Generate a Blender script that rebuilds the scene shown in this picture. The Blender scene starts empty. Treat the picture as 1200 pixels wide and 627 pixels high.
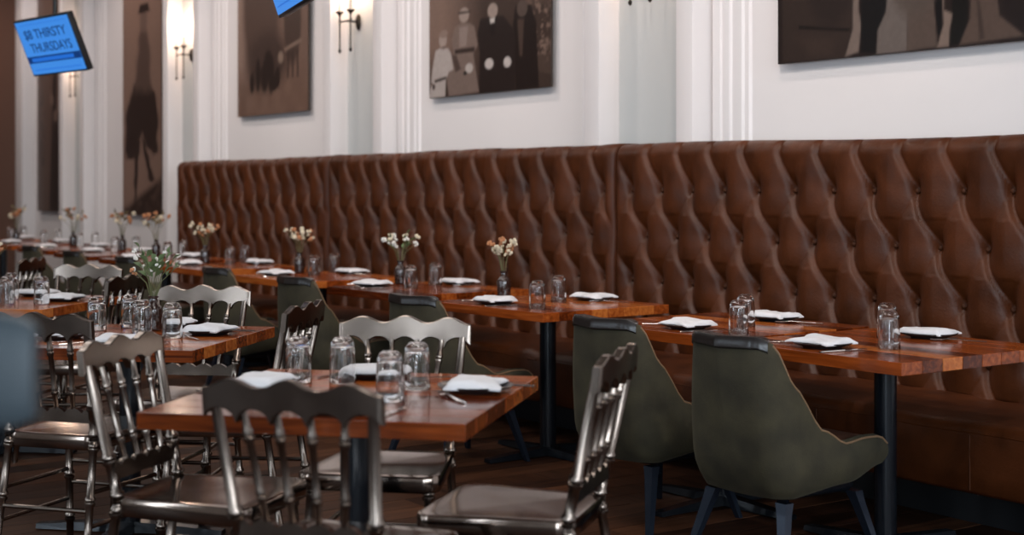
import bpy, bmesh, math, random
import numpy as np
from mathutils import Vector, Matrix
R = math.radians
random.seed(7)
sc = bpy.context.scene
COL = sc.collection

# ------------------------------------------------------------------ camera
H = 1.30
YAW = 145.33                      # direction the camera looks along, degrees from +X
cam_d = bpy.data.cameras.new('camera')
cam = bpy.data.objects.new('camera', cam_d); COL.objects.link(cam)
cam.location = (0, 0, H)
cam.rotation_euler = (R(90), 0, R(YAW - 90))
cam_d.sensor_width = 36
cam_d.lens = 1680 / 1200 * 36
cam_d.shift_y = -(313.5 - 220) / 1200
cam_d.clip_start = 0.05
cam_d.dof.use_dof = True
cam_d.dof.focus_distance = 5.5
cam_d.dof.aperture_fstop = 2.3
sc.camera = cam

# ------------------------------------------------------------------ world and light
w = bpy.data.worlds.new('world'); sc.world = w; w.use_nodes = True
w.node_tree.nodes['Background'].inputs[0].default_value = (0.75, 0.86, 1.0, 1)
w.node_tree.nodes['Background'].inputs[1].default_value = 0.25

def area(name, loc, rot, sx, sy, power, color):
    l = bpy.data.lights.new(name, 'AREA'); l.shape = 'RECTANGLE'; l.size = sx; l.size_y = sy
    l.energy = power; l.color = color
    o = bpy.data.objects.new(name, l); COL.objects.link(o); o.location = loc; o.rotation_euler = rot
    return o
COOL = (0.74, 0.87, 1.0)
# daylight through the windows behind and to the right of the camera
for i, y in enumerate((-2.4, 0.4, 3.2)):
    area('window_daylight', (6.84, y, 3.0), (R(90), 0, R(90)), 1.3, 2.2, 190, (.80, .90, 1.0))
for i, x in enumerate((-9.5, -6.5, -3.5, -0.5)):
    area('window_daylight', (x, -3.84, 1.9), (R(90), 0, 0), 0.36, 2.4, (40, 45, 50, 50)[i], COOL)
area('window_daylight', (4.3, -3.84, 1.7), (R(90), 0, 0), 1.7, 3.0, 330, COOL)      # tall glazed door behind the camera
# ceiling spots washing the picture wall
def spot(name, loc, aim, power, size, color, soft):
    l = bpy.data.lights.new(name, 'SPOT'); l.energy = power; l.color = color
    l.spot_size = R(size); l.spot_blend = 0.9; l.shadow_soft_size = soft
    o = bpy.data.objects.new(name, l); COL.objects.link(o); o.location = loc
    o.rotation_euler = (Vector(aim) - Vector(loc)).to_track_quat('-Z', 'Y').to_euler()
for x in (-4.2, -7.7, -11.0, -14.0, -17.0):
    spot('ceiling_spot', (x, 3.9, 4.15), (x, 5.2, 2.2), 82, 125, (1.0, .83, .77), .04)
# track spots raking along the banquette from the right
for x in (-0.4, -3.4, -6.4, -9.4):
    spot('track_spot', (x, 2.7, 4.1), (x - 2.9, 4.85, 1.0), 135, 80, (1.0, .88, .80), .07)
# unseen wide area lights added over the aisle for soft light from above
for x in (-2.0, -5.2, -8.8, -12.4, -16.0):
    area('overhead_fill_light', (x, 1.9, 4.2), (0, 0, 0), 2.6, 1.5, (55, 50, 36, 30, 30)[[-2.0, -5.2, -8.8, -12.4, -16.0].index(x)], (1.0, .95, .92))

vs = sc.view_settings
vs.view_transform = 'Standard'; vs.look = 'None'; vs.gamma = 1; vs.use_curve_mapping = False
vs.exposure = 0.0
sc.cycles.use_denoising = True
sc.cycles.max_bounces = 8
sc.cycles.transmission_bounces = 8
sc.cycles.sample_clamp_indirect = 4

# ------------------------------------------------------------------ helpers
def lin(r, g, b):
    f = lambda c: ((c / 255 + .055) / 1.055) ** 2.4 if c > 10 else c / 255 / 12.92
    return (f(r), f(g), f(b), 1)

class MB:
    def __init__(s): s.v = []; s.f = []
    def add(s, vs_, fs):
        n = len(s.v); s.v += [tuple(p) for p in vs_]; s.f += [tuple(i + n for i in q) for q in fs]; return s
    def box(s, x0, x1, y0, y1, z0, z1, bev=0.0):
        if bev <= 0:
            return s.add([(x0,y0,z0),(x1,y0,z0),(x1,y1,z0),(x0,y1,z0),(x0,y0,z1),(x1,y0,z1),(x1,y1,z1),(x0,y1,z1)],
                         [(3,2,1,0),(4,5,6,7),(0,1,5,4),(1,2,6,5),(2,3,7,6),(3,0,4,7)])
        bm = bmesh.new()
        m = Matrix.Translation(((x0+x1)/2, (y0+y1)/2, (z0+z1)/2)) @ Matrix.Diagonal((x1-x0, y1-y0, z1-z0, 1))
        bmesh.ops.create_cube(bm, size=1, matrix=m)
        bmesh.ops.bevel(bm, geom=list(bm.edges), offset=bev, segments=2, affect='EDGES', profile=0.6)
        bm.verts.index_update()
        vv = [v.co[:] for v in bm.verts]; ff = [[v.index for v in f.verts] for f in bm.faces]; bm.free()
        return s.add(vv, ff)
    def rings(s, rings, cap0=True, cap1=True, closed=True):
        n = len(rings[0]); b = len(s.v)
        for r in rings: s.v += [tuple(p) for p in r]
        for i in range(len(rings) - 1):
            for j in range(n if closed else n - 1):
                k = (j + 1) % n
                s.f.append((b+i*n+j, b+i*n+k, b+(i+1)*n+k, b+(i+1)*n+j))
        if cap0: s.f.append(tuple(b + j for j in range(n))[::-1])
        if cap1: s.f.append(tuple(b + (len(rings)-1)*n + j for j in range(n)))
        return s
    def lathe(s, prof, c=(0,0,0), n=16, caps=True):
        rr = [[(c[0]+r*math.cos(2*math.pi*j/n), c[1]+r*math.sin(2*math.pi*j/n), c[2]+z) for j in range(n)] for r, z in prof]
        return s.rings(rr, caps, caps)
    def tube(s, path, rad, n=8):
        P = [Vector(p) for p in path]
        if not hasattr(rad, '__len__'): rad = [rad] * len(P)
        rr = []; up = Vector((0, 0, 1))
        t0 = (P[1] - P[0]).normalized()
        if abs(t0.z) > .9: up = Vector((1, 0, 0))
        for i, p in enumerate(P):
            t = (P[min(i+1, len(P)-1)] - P[max(i-1, 0)]).normalized()
            a = t.cross(up).normalized(); b = t.cross(a)
            rr.append([p + (a*math.cos(2*math.pi*j/n) + b*math.sin(2*math.pi*j/n)) * rad[i] for j in range(n)])
        return s.rings(rr)
    def ball(s, c, r, n=8, m=6):
        rx, ry, rz = r if hasattr(r, '__len__') else (r, r, r)
        rr = []
        for i in range(m + 1):
            a = math.pi * (i / m) ; q = max(math.sin(a), .02)
            rr.append([(c[0]+rx*q*math.cos(2*math.pi*j/n), c[1]+ry*q*math.sin(2*math.pi*j/n), c[2]-rz*math.cos(a)) for j in range(n)])
        return s.rings(rr)
    def mesh(s, name, mat, smooth=True, angle=40):
        me = bpy.data.meshes.new(name); me.from_pydata(s.v, [], s.f); me.validate()
        bm = bmesh.new(); bm.from_mesh(me); bmesh.ops.recalc_face_normals(bm, faces=bm.faces)
        if smooth:
            for f in bm.faces: f.smooth = True
            for e in bm.edges:
                if len(e.link_faces) == 2 and e.calc_face_angle(0) > R(angle): e.smooth = False
        bm.to_mesh(me); bm.free()
        if mat: me.materials.append(mat)
        return me

def obj(name, me, parent=None, loc=(0,0,0), rz=0.0):
    o = bpy.data.objects.new(name, me); COL.objects.link(o)
    o.location = loc; o.rotation_euler = (0, 0, rz); o.parent = parent
    return o
def tag(o, label, cat, group=None):
    o['label'] = label; o['category'] = cat
    if group: o['group'] = group
    return o
def struct(o, label=None):
    o['kind'] = 'structure'
    if label: o['label'] = label
    return o
def thing(name, label, cat, loc=(0,0,0), rz=0.0, group=None):
    o = obj(name, None, None, loc, rz); o.empty_display_size = .1
    return tag(o, label, cat, group)
def assemble(name, label, cat, kit, loc, rz=0.0, group=None):
    """kit: list of (part name, mesh, [sub-parts]) shared by every copy"""
    t = thing(name, label, cat, loc, rz, group)
    for it in kit:
        p = obj(it[0], it[1], t)
        if len(it) > 2:
            for sub in it[2]: obj(sub[0], sub[1], p)
    return t

# ------------------------------------------------------------------ materials
def mat(name, col, rough=.5, metal=0.0, **kw):
    m = bpy.data.materials.new(name); m.use_nodes = True
    b = m.node_tree.nodes['Principled BSDF']
    b.inputs['Base Color'].default_value = col if len(col) == 4 else (*col, 1)
    b.inputs['Roughness'].default_value = rough; b.inputs['Metallic'].default_value = metal
    for k, v in kw.items(): b.inputs[k.replace('_', ' ')].default_value = v
    return m
def nd(m, t, **kw):
    n = m.node_tree.nodes.new(t)
    for k, v in kw.items(): setattr(n, k, v)
    return n
def noise_tint(m, scale, amount, vec=None, detail=4, bump=0.0, bscale=None, rnd=0.0, rough_var=0.0):
    """modulate the base colour by noise (and by object), add fine relief"""
    nt = m.node_tree; b = nt.nodes['Principled BSDF']; L = nt.links.new
    base = b.inputs['Base Color'].default_value[:]
    tc = nd(m, 'ShaderNodeTexCoord'); mp = nd(m, 'ShaderNodeMapping')
    if vec: mp.inputs['Scale'].default_value = vec
    L(tc.outputs['Object'], mp.inputs['Vector'])
    no = nd(m, 'ShaderNodeTexNoise'); no.inputs['Scale'].default_value = scale; no.inputs['Detail'].default_value = detail
    L(mp.outputs[0], no.inputs['Vector'])
    rp = nd(m, 'ShaderNodeMapRange'); rp.inputs['From Min'].default_value = .3; rp.inputs['From Max'].default_value = .7
    rp.inputs['To Min'].default_value = 1 - amount; rp.inputs['To Max'].default_value = 1 + amount
    L(no.outputs['Fac'], rp.inputs['Value'])
    val = rp.outputs[0]
    if rnd:
        oi = nd(m, 'ShaderNodeObjectInfo'); r2 = nd(m, 'ShaderNodeMapRange')
        r2.inputs['To Min'].default_value = 1 - rnd; r2.inputs['To Max'].default_value = 1 + rnd
        L(oi.outputs['Random'], r2.inputs['Value'])
        mu = nd(m, 'ShaderNodeMath', operation='MULTIPLY'); L(val, mu.inputs[0]); L(r2.outputs[0], mu.inputs[1]); val = mu.outputs[0]
    sc_ = nd(m, 'ShaderNodeVectorMath', operation='SCALE'); sc_.inputs[0].default_value = base[:3]
    L(val, sc_.inputs['Scale']); L(sc_.outputs[0], b.inputs['Base Color'])
    if rough_var:
        rr = nd(m, 'ShaderNodeMapRange'); r0 = b.inputs['Roughness'].default_value
        rr.inputs['To Min'].default_value = max(.02, r0 - rough_var); rr.inputs['To Max'].default_value = r0 + rough_var
        L(no.outputs['Fac'], rr.inputs['Value']); L(rr.outputs[0], b.inputs['Roughness'])
    if bump:
        n2 = nd(m, 'ShaderNodeTexNoise'); n2.inputs['Scale'].default_value = bscale or scale * 6; n2.inputs['Detail'].default_value = 3
        L(mp.outputs[0], n2.inputs['Vector'])
        bp = nd(m, 'ShaderNodeBump'); bp.inputs['Strength'].default_value = bump; bp.inputs['Distance'].default_value = .01
        L(n2.outputs['Fac'], bp.inputs['Height']); L(bp.outputs[0], b.inputs['Normal'])
    return m

def wood(name, dark, mid, light, rough, coat=0.0, rnd=.35):
    m = mat(name, mid, rough, Coat_Weight=coat, Coat_Roughness=.12, Specular_IOR_Level=.45 if rough < .3 else .15)
    nt = m.node_tree; b = nt.nodes['Principled BSDF']; L = nt.links.new
    tc = nd(m, 'ShaderNodeTexCoord'); oi = nd(m, 'ShaderNodeObjectInfo')
    off = nd(m, 'ShaderNodeMath', operation='MULTIPLY'); off.inputs[1].default_value = 37
    L(oi.outputs['Random'], off.inputs[0])
    ad = nd(m, 'ShaderNodeVectorMath', operation='ADD'); L(tc.outputs['Object'], ad.inputs[0]); L(off.outputs[0], ad.inputs[1])
    mp = nd(m, 'ShaderNodeMapping'); mp.inputs['Scale'].default_value = (1.6, 22, 22); L(ad.outputs[0], mp.inputs['Vector'])
    no = nd(m, 'ShaderNodeTexNoise'); no.inputs['Scale'].default_value = 2.2; no.inputs['Detail'].default_value = 6; no.inputs['Distortion'].default_value = .6
    L(mp.outputs[0], no.inputs['Vector'])
    a1 = nd(m, 'ShaderNodeMath', operation='MULTIPLY_ADD'); a1.inputs[1].default_value = rnd; L(oi.outputs['Random'], a1.inputs[0])
    s1 = nd(m, 'ShaderNodeMath', operation='MULTIPLY_ADD'); s1.inputs[1].default_value = 1 - rnd * .5; s1.inputs[2].default_value = -.08 - rnd * .25
    L(no.outputs['Fac'], s1.inputs[0]); L(s1.outputs[0], a1.inputs[2])
    cr = nd(m, 'ShaderNodeValToRGB'); e = cr.color_ramp.elements
    e[0].position = .15; e[0].color = dark; e[1].position = .75; e[1].color = light
    k = cr.color_ramp.elements.new(.45); k.color = mid
    L(a1.outputs[0], cr.inputs['Fac']); L(cr.outputs[0], b.inputs['Base Color'])
    bp = nd(m, 'ShaderNodeBump'); bp.inputs['Strength'].default_value = .04; bp.inputs['Distance'].default_value = .003
    L(no.outputs['Fac'], bp.inputs['Height']); L(bp.outputs[0], b.inputs['Normal'])
    return m

M = {}
M['paint'] = noise_tint(mat('white_paint', (.80, .765, .755), .55), 1.3, .02)
M['paint_grey'] = noise_tint(mat('grey_paint', (.585, .600, .590), .55), 1.3, .02)
M['paint_beige'] = noise_tint(mat('beige_paint', (.52, .49, .46), .6), 1.3, .03)
M['taupe'] = noise_tint(mat('taupe_paint', (.115, .050, .029), .6), 1.3, .04)
M['ceiling'] = mat('ceiling_paint', (.16, .14, .13), .7)
M['floor'] = wood('floor_wood', (.014, .005, .0025, 1), (.048, .0185, .0085, 1), (.10, .041, .020, 1), .55, 0, .5)
M['table'] = wood('table_wood', (.072, .012, .0026, 1), (.29, .058, .0095, 1), (.54, .160, .032, 1), .15, .0, .55)
M['leather'] = noise_tint(mat('brown_leather', (.064, .0165, .0038), .44, Specular_IOR_Level=.28), 7, .32, bump=.12, bscale=90, rough_var=.1)
M['button'] = noise_tint(mat('button_leather', (.06, .020, .008), .6, Specular_IOR_Level=.2), 20, .2)
M['black'] = mat('black_paint', (.006, .0065, .008), .4)
M['steel_black'] = mat('black_steel', (.0065, .0085, .012), .24, .2)
M['leg_metal'] = mat('blue_black_metal', (.020, .028, .044), .22, .5)
M['velvet'] = noise_tint(mat('olive_velvet', (.036, .030, .0145), .85, Sheen_Weight=.08, Sheen_Roughness=.4, Sheen_Tint=(.5, .45, .28, 1)), 8, .42, bump=.1, bscale=160)
M['seatpad'] = noise_tint(mat('brown_seat_leather', (.10, .045, .028), .45), 6, .2)
M['rim'] = mat('black_rim_leather', (.016, .013, .012), .25)
M['piping'] = mat('tan_piping', (.22, .13, .07), .5)
M['chair_metal'] = noise_tint(mat('pewter_metal', (.255, .208, .176), .24, 1.0), 9, .16, rough_var=.06)
M['seat_metal'] = noise_tint(mat('polished_seat_metal', (.26, .205, .172), .14, 1.0), 9, .16)
M['glass'] = mat('clear_glass', (1, 1, 1), .02, Transmission_Weight=1.0, IOR=1.46)
M['plate'] = mat('dark_stoneware', (.018, .018, .020), .3)
M['linen'] = noise_tint(mat('white_linen', (.72, .72, .74), .85), 30, .03, bump=.25, bscale=500)
M['cutlery'] = mat('steel_cutlery', (.72, .68, .64), .16, 1.0)
M['bottle'] = mat('dark_bottle_glass', (.030, .014, .010), .08, Coat_Weight=.5)
M['stem'] = noise_tint(mat('green_stem', (.12, .13, .05), .7), 20, .3)
M['leaf'] = noise_tint(mat('green_leaf', (.10, .15, .06), .6), 20, .35)
M['dryleaf'] = noise_tint(mat('dry_leaf', (.16, .12, .06), .7), 20, .35)
M['cream'] = noise_tint(mat('cream_petal', (.70, .62, .46), .75), 40, .2)
M['rust'] = noise_tint(mat('rust_petal', (.46, .20, .09), .75), 40, .3)
M['whitep'] = noise_tint(mat('white_petal', (.80, .78, .72), .75), 40, .15)
M['bronze'] = mat('dark_bronze', (.05, .04, .03), .35, .8)
M['candle'] = mat('candle_sleeve', (.75, .68, .6), .5)
M['stool'] = noise_tint(mat('blue_grey_vinyl', (.055, .073, .086), .5), 6, .12)
M['canvas_edge'] = mat('canvas_edge', (.04, .028, .022), .6)
def emit(name, col, s):
    m = mat(name, (0, 0, 0), .3); b = m.node_tree.nodes['Principled BSDF']
    b.inputs['Emission Color'].default_value = (*col, 1); b.inputs['Emission Strength'].default_value = s
    return m
M['bulb'] = emit('lit_bulb', (1.0, .72, .5), 30)
M['screen'] = emit('screen_blue', (.055, .27, .80), .95)
M['screen_dark'] = emit('screen_navy', (.008, .05, .22), .8)
M['screen_mid'] = emit('screen_mid_blue', (.02, .17, .72), .9)
M['screen_text'] = emit('screen_text', (.010, .06, .24), .7)
def print_mat():
    m = mat('photo_print', (.1, .1, .1), .30, Specular_IOR_Level=.28)
    a = nd(m, 'ShaderNodeVertexColor'); a.layer_name = 'Print'
    m.node_tree.links.new(a.outputs['Color'], m.node_tree.nodes['Principled BSDF'].inputs['Base Color'])
    return m
M['print'] = print_mat()

# ------------------------------------------------------------------ room shell
XE = -18.1                        # far end wall
YW, YS = 5.20, 5.04               # main wall plane, front of the pilaster strips
XR, YB, ZC = 7.0, -4.0, 4.25      # wall to the right of / behind the camera, ceiling

floor = struct(obj('floor', MB().box(XE - .2, XR + .2, YB - .2, YW + .3, -.12, -.016).mesh('floor', M['floor'])), 'dark brown wooden plank floor')
# floor boards run towards the picture wall; the ones that show are boards of their own
PW = .15
plank_meshes = []
for k, ln in enumerate((1.1, 1.5, 1.9)):
    plank_meshes.append((ln, MB().box(-ln/2, ln/2, -PW/2 + .0012, PW/2 - .0012, -.016, 0, .0025).mesh('plank', M['floor'], False)))
n_pl = 0
x = -9.9
while x < -1.6 and n_pl < 298:
    y = .2 + random.uniform(-.9, 0)
    while y < 4.75:
        ln, me = random.choice(plank_meshes)
        # skip what the photograph cannot see (right of the frame, near the camera)
        if -.55 * x - 1.6 < y + ln and y + ln < 5.1:
            obj('plank', me, floor, (x, y + ln/2, 0), R(90)); n_pl += 1
        y += ln + .0015
    x += PW
rest = MB()
y = YB
def strip_planks(x0, x1, y0, y1):
    xx = x0
    while xx < x1:
        yy = y0 - random.uniform(0, 1)
        while yy < y1:
            ln = random.choice((1.1, 1.5, 1.9))
            a, b = max(yy, y0), min(yy + ln - .002, y1)
            if b - a > .05: rest.box(xx - PW/2 + .001, xx + PW/2 - .001, a, b, -.016, -.0005)
            yy += ln
        xx += PW
strip_planks(XE + .1, -10.0, YB, YW)
strip_planks(-1.6 + .075, XR, YB, YW)
o = obj('plank_field', rest.mesh('plank_field', M['floor'], False), floor); o['kind'] = 'stuff'
under = MB()
for i in range(int(8.3 / PW)):
    xx = -9.9 + i * PW
    under.box(xx - PW/2 + .001, xx + PW/2 - .001, YB, .2, -.016, -.0022)
    under.box(xx - PW/2 + .001, xx + PW/2 - .001, .2, YW, -.016, -.0022)
o = obj('plank_underlay', under.mesh('plank_underlay', M['floor'], False), floor); o['kind'] = 'stuff'

struct(obj('ceiling', MB().box(XE - .2, XR + .2, YB - .2, YW + .3, ZC, ZC + .1).mesh('ceiling', M['ceiling'])), 'plain ceiling above the dining room')
struct(obj('wall_end', MB().box(XE - .2, XE, YB - .2, YW + .3, -.1, ZC).mesh('wall_end', M['taupe'])), 'taupe brown end wall at far left')
wall = struct(obj('wall_back', MB().box(XE - .2, XR + .2, YW, YW + .2, -.1, ZC).mesh('wall_back', M['paint'])), 'white panelled wall behind the leather banquette')
struct(obj('wall_front', MB().box(XE - .2, XR + .2, YB - .2, YB, -.1, ZC).mesh('wall_front', M['paint_beige'])), 'wall behind the photographer')
struct(obj('wall_right', MB().box(XR, XR + .2, YB - .2, YW + .3, -.1, ZC).mesh('wall_right', M['paint_beige'])), 'wall to the right of the photographer')
# window frames round the daylight openings
def window(n, cx, cy, w_, h_, zc, rz):
    b = MB(); t = .07
    for s in (-1, 1):
        b.box(s*w_/2 - t/2, s*w_/2 + t/2, -.04, .12, zc - h_/2, zc + h_/2)
        b.box(-w_/2, w_/2, -.04, .12, zc + s*h_/2 - t/2, zc + s*h_/2 + t/2)
    b.box(-.02, .02, -.03, .03, zc - h_/2, zc + h_/2) if w_ > .5 else None
    b.box(-w_/2, w_/2, -.03, .03, zc + .3, zc + .34)
    struct(obj('window_%d' % n, b.mesh('window', M['black'], False), None, (cx, cy, 0), rz), 'dark framed window with daylight')
k = 1
for y in (-2.4, 0.4, 3.2): window(k, 6.84, y, 1.3, 2.2, 3.0, R(90)); k += 1
for x in (-9.5, -6.5, -3.5, -.5): window(k, x, -3.84, 0.36, 2.4, 1.9, R(180)); k += 1
window(k, 4.3, -3.84, 1.7, 3.0, 1.7, R(180))

# pilaster pairs with a grey sconce panel between them, and the fluted picture frames
NICHES = [(-6.42, -5.76), (-9.70, -9.05), (-13.02, -12.40), (-16.22, -15.62)]
ti = 1
for a, b in NICHES:
    g = obj('panel_grey', MB().box(a, b, YW - .012, YW, 0, ZC).mesh('panel_grey', M['paint_grey']), wall)
    for x0, x1 in ((a - .13, a), (b, b + .13)):
        m_ = MB().box(x0, x1, YS, YW, 0, ZC, .006)
        struct(obj('trim_%d' % ti, m_.mesh('trim', M['paint'])), 'white pilaster strip'); ti += 1
# fluted moulding along both sides of every picture panel
def moulding(x0, sgn):
    """stepped profile seen in plan, x0 next to the pilaster, running sgn along X"""
    prof = [(0, .0), (0, .035), (.055, .035), (.062, .022), (.085, .022), (.092, .034), (.125, .034), (.132, .018), (.165, .018), (.175, .028), (.21, .028), (.222, .016), (.25, .016), (.26, 0)]
    pts = [(x0 + sgn * px, YW - py) for px, py in prof]
    b = MB().rings([[(p[0], p[1], 0) for p in pts], [(p[0], p[1], ZC) for p in pts]])
    return b
for i in range(len(NICHES)):
    global_a, global_b = NICHES[i]
    for x0, s in ((global_b + .15, 1), (global_a - .15, -1)):
        struct(obj('trim_%d' % ti, moulding(x0, s).mesh('trim', M['paint'], False)), 'white fluted panel moulding'); ti += 1
struct(obj('trim_%d' % ti, MB().box(XE, XE + .30, YS, YW, 0, ZC, .006).mesh('trim', M['paint'])), 'white corner pilaster beside the taupe wall'); ti += 1
struct(obj('baseboard_back', MB().box(XE, XR, YW - .02, YW, 0, .14).mesh('baseboard', M['paint'])), 'white baseboard')

# ------------------------------------------------------------------ banquette
A, DZ, Z1 = .2375, .237, 1.286          # button spacing, row spacing, top row height
X1ROW = -4.754                           # a button of the top row
YF = 4.885                               # plane the buttons are pulled back to
button_me = MB().ball((0, 0, 0), (.011, .007, .011), 8, 5).mesh('button', M['button'])
def banquette(name, label, xa, xb, ztop_fn):
    t = thing(name, label, 'banquette', ((xa + xb) / 2, 4.5, 0), 0, 'leather banquette modules')
    ox, oy = (xa + xb) / 2, 4.5
    xa_, xb_ = xa + .006, xb - .006
    nx = int((xb_ - xa_) / .0075); nz = 140
    X = np.linspace(xa_, xb_, nx); n_arc = 10; RT = .065
    # profile rows: straight part then roll-over
    rows = []
    for i in range(nz): rows.append((i / (nz - 1), None))
    for i in range(1, n_arc + 1): rows.append((1.0, i / n_arc * 95))
    verts = np.zeros((len(rows), nx, 3))
    end = np.minimum(X - xa_, xb_ - X)
    endfade = np.clip(end / .09, 0, 1); endfade = endfade * endfade * (3 - 2 * endfade)
    rnd = np.clip(end / .045, 0, 1); edge_back = .055 * (1 - np.sqrt(1 - (1 - rnd) ** 2))
    zt = np.array([ztop_fn(v) for v in X])
    z0 = .42
    wob = .012 * np.sin(X * 7.3 + 1.1) + .010 * np.sin(X * 17.1)
    for k, (s, ang) in enumerate(rows):
        z = z0 + (zt - RT - z0) * s
        r = np.clip((Z1 - z) / DZ, -1.2, 20)
        fr = r - np.floor(r); rs = np.floor(r) + .30 * fr + .70 * (fr * fr * (3 - 2 * fr))
        p = (X - X1ROW) / A
        above = np.clip((z - Z1) / (zt - Z1), 0, 1)
        rs = np.where(r < 0, .75 * rs, rs)
        u = p - .5 * rs; v = p + .5 * rs
        su = np.abs(np.sin(np.pi * u)); sv = np.abs(np.sin(np.pi * v))
        # dimples where the buttons pull in
        row_i = np.clip(np.round(r), 0, 9); zc = Z1 - row_i * DZ
        px = p - .5 * (row_i % 2); dx = (px - np.round(px)) * A
        dim = np.exp(-np.sqrt(((dx - .008) / .038) ** 2 + ((z - zc - .010) / .054) ** 2 + .02))
        fu = u - np.floor(u); dr = np.clip((1 - fu) / .10, 0, 1); saw = fu ** .8 * dr * dr * (3 - 2 * dr)
        bul = .62 * (.50 * su ** .55 + .62 * saw) + .38 * sv ** .8 * (1 - above) + .24 * above
        h = .060 * bul - .044 * dim + .004 * wob / .012 * bul
        h = h * endfade + .040 * (1 - endfade)
        y = YF - h + edge_back
        if ang is None:
            verts[k] = np.stack([X, y, z], 1)
        else:
            a_ = R(ang)
            verts[k] = np.stack([X, y + RT * (1 - math.cos(a_)) , z + RT * math.sin(a_)], 1)
    b = MB()
    V = verts.reshape(-1, 3) - np.array([ox, oy, 0])
    F = []
    nr = len(rows)
    for i in range(nr - 1):
        for j in range(nx - 1):
            q = i * nx + j; F.append((q, q + 1, q + nx + 1, q + nx))
    b.add(V.tolist(), F)
    # closing: sides, top, back
    yb = YS - .004 - oy
    n0 = len(b.v)
    lastr = (nr - 1) * nx
    backL = []; backR = []
    for i in range(nr):
        p = b.v[i * nx]; b.v.append((p[0], yb, p[2])); backL.append(len(b.v) - 1)
        p = b.v[i * nx + nx - 1]; b.v.append((p[0], yb, p[2])); backR.append(len(b.v) - 1)
    for i in range(nr - 1):
        b.f.append((i * nx, (i + 1) * nx, backL[i + 1], backL[i]))
        b.f.append((i * nx + nx - 1, backR[i], backR[i + 1], (i + 1) * nx + nx - 1))
    tb = []
    for j in range(nx):
        p = b.v[lastr + j]; b.v.append((p[0], yb, p[2] - .004)); tb.append(len(b.v) - 1)
    for j in range(nx - 1): b.f.append((lastr + j, lastr + j + 1, tb[j + 1], tb[j]))
    back = obj('backrest', b.mesh('backrest', M['leather'], True, 80), t)
    row = 0; z = Z1
    while z > .5:
        off = .5 * (row % 2)
        k0 = math.ceil((xa + .09 - X1ROW) / A - off); k1 = math.floor((xb - .09 - X1ROW) / A - off)
        for k in range(k0, k1 + 1):
            obj('button', button_me, back, (X1ROW + (k + off) * A - ox, YF + .012 - oy, z))
        row += 1; z -= DZ
    # seat
    ys = 4.34 - oy; L2 = (xb - xa) / 2 - .006
    prof = []
    for i in range(9):
        a_ = R(90 * i / 8); prof.append((ys + .05 - .05 * math.cos(a_), .400 + .05 * math.sin(a_)))
    prof = [(ys + .012, .185), (ys, .20), (ys, .27), (ys - .004, .34)] + prof + [(ys + .22, .465), (ys + .40, .462), (YF - oy - .005, .455), (YF - oy - .005, .185)]
    nseg = 40; rr = []
    for i in range(nseg + 1):
        xx = -L2 + 2 * L2 * i / nseg
        e_ = min(xx + L2, L2 - xx); c_ = .03 * max(0, 1 - e_ / .06) ** 2
        w_ = .004 * math.sin(xx * 5.1) + .003 * math.sin(xx * 13)
        rr.append([(xx, p[0] + c_ * (1 if p[0] < ys + .2 else 0), p[1] + (w_ - c_ if p[1] > .36 else 0)) for p in prof])
    seat = obj('seat', MB().rings(rr).mesh('seat', M['leather'], True, 60), t)
    wl = MB().tube([(-L2 + .01 + (2 * L2 - .02) * i / 30, ys + .004, .407 + .003 * math.sin(i)) for i in range(31)], .005, 6)
    obj('piping', wl.mesh('piping', M['leather']), seat)
    for sx in np.arange(-L2 + .45, L2 - .2, .75):
        obj('seam', MB().tube([(sx, ys - .001, .20), (sx, ys - .003, .40)], .0025, 5).mesh('seam', M['button']), seat)
    obj('plinth', MB().box(-L2, L2, 4.64 - oy, YS - oy - .01, 0, .185).mesh('plinth', M['black']), t)
    return t
sag = lambda c: (lambda x: c + .003 * math.sin(x * 3.1) + .002 * math.sin(x * 9.2))
banquette('banquette', 'leftmost tufted brown leather banquette module, ending by the tall narrow photograph', -12.325, -9.385, sag(1.533))
banquette('banquette', 'middle tufted brown leather banquette module, under the family portrait', -9.385, -6.05, sag(1.539))
banquette('banquette', 'right-hand tufted brown leather banquette module, nearest the camera', -6.05, -2.85,
          lambda x: 1.535 - .024 * min(1, max(0, (x + 5.6) / 1.8)) + .003 * math.sin(x * 3.3))

# ------------------------------------------------------------------ pictures
def soft(d, e): return np.clip(.5 - d / e, 0, 1)
def ell(x, y, cx, cy, rx, ry, e=.12):
    d = np.sqrt(((x - cx) / rx) ** 2 + ((y - cy) / ry) ** 2) - 1
    return soft(d, e)
def poly(x, y, pts, e=.012):
    """soft polygon by even-odd test and edge distance"""
    ins = np.zeros(x.shape, bool); dist = np.full(x.shape, 1e9)
    n = len(pts)
    for i in range(n):
        x0, y0 = pts[i]; x1, y1 = pts[(i + 1) % n]
        c = ((y0 > y) != (y1 > y)) & (x < (x1 - x0) * (y - y0) / (y1 - y0 + 1e-12) + x0)
        ins ^= c
        t = np.clip(((x - x0) * (x1 - x0) + (y - y0) * (y1 - y0)) / ((x1 - x0) ** 2 + (y1 - y0) ** 2 + 1e-12), 0, 1)
        dist = np.minimum(dist, np.hypot(x - x0 - t * (x1 - x0), y - y0 - t * (y1 - y0)))
    return soft(np.where(ins, -dist, dist), e)
def vnoise(x, y, s, seed):
    rg = np.random.RandomState(seed); T = rg.rand(64, 64)
    X_, Y_ = x * s, y * s; xi = np.floor(X_).astype(int); yi = np.floor(Y_).astype(int)
    fx, fy = X_ - xi, Y_ - yi; fx = fx*fx*(3-2*fx); fy = fy*fy*(3-2*fy)
    g = lambda a, b: T[a % 64, b % 64]
    return (g(xi,yi)*(1-fx)+g(xi+1,yi)*fx)*(1-fy)+(g(xi,yi+1)*(1-fx)+g(xi+1,yi+1)*fx)*fy
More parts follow.
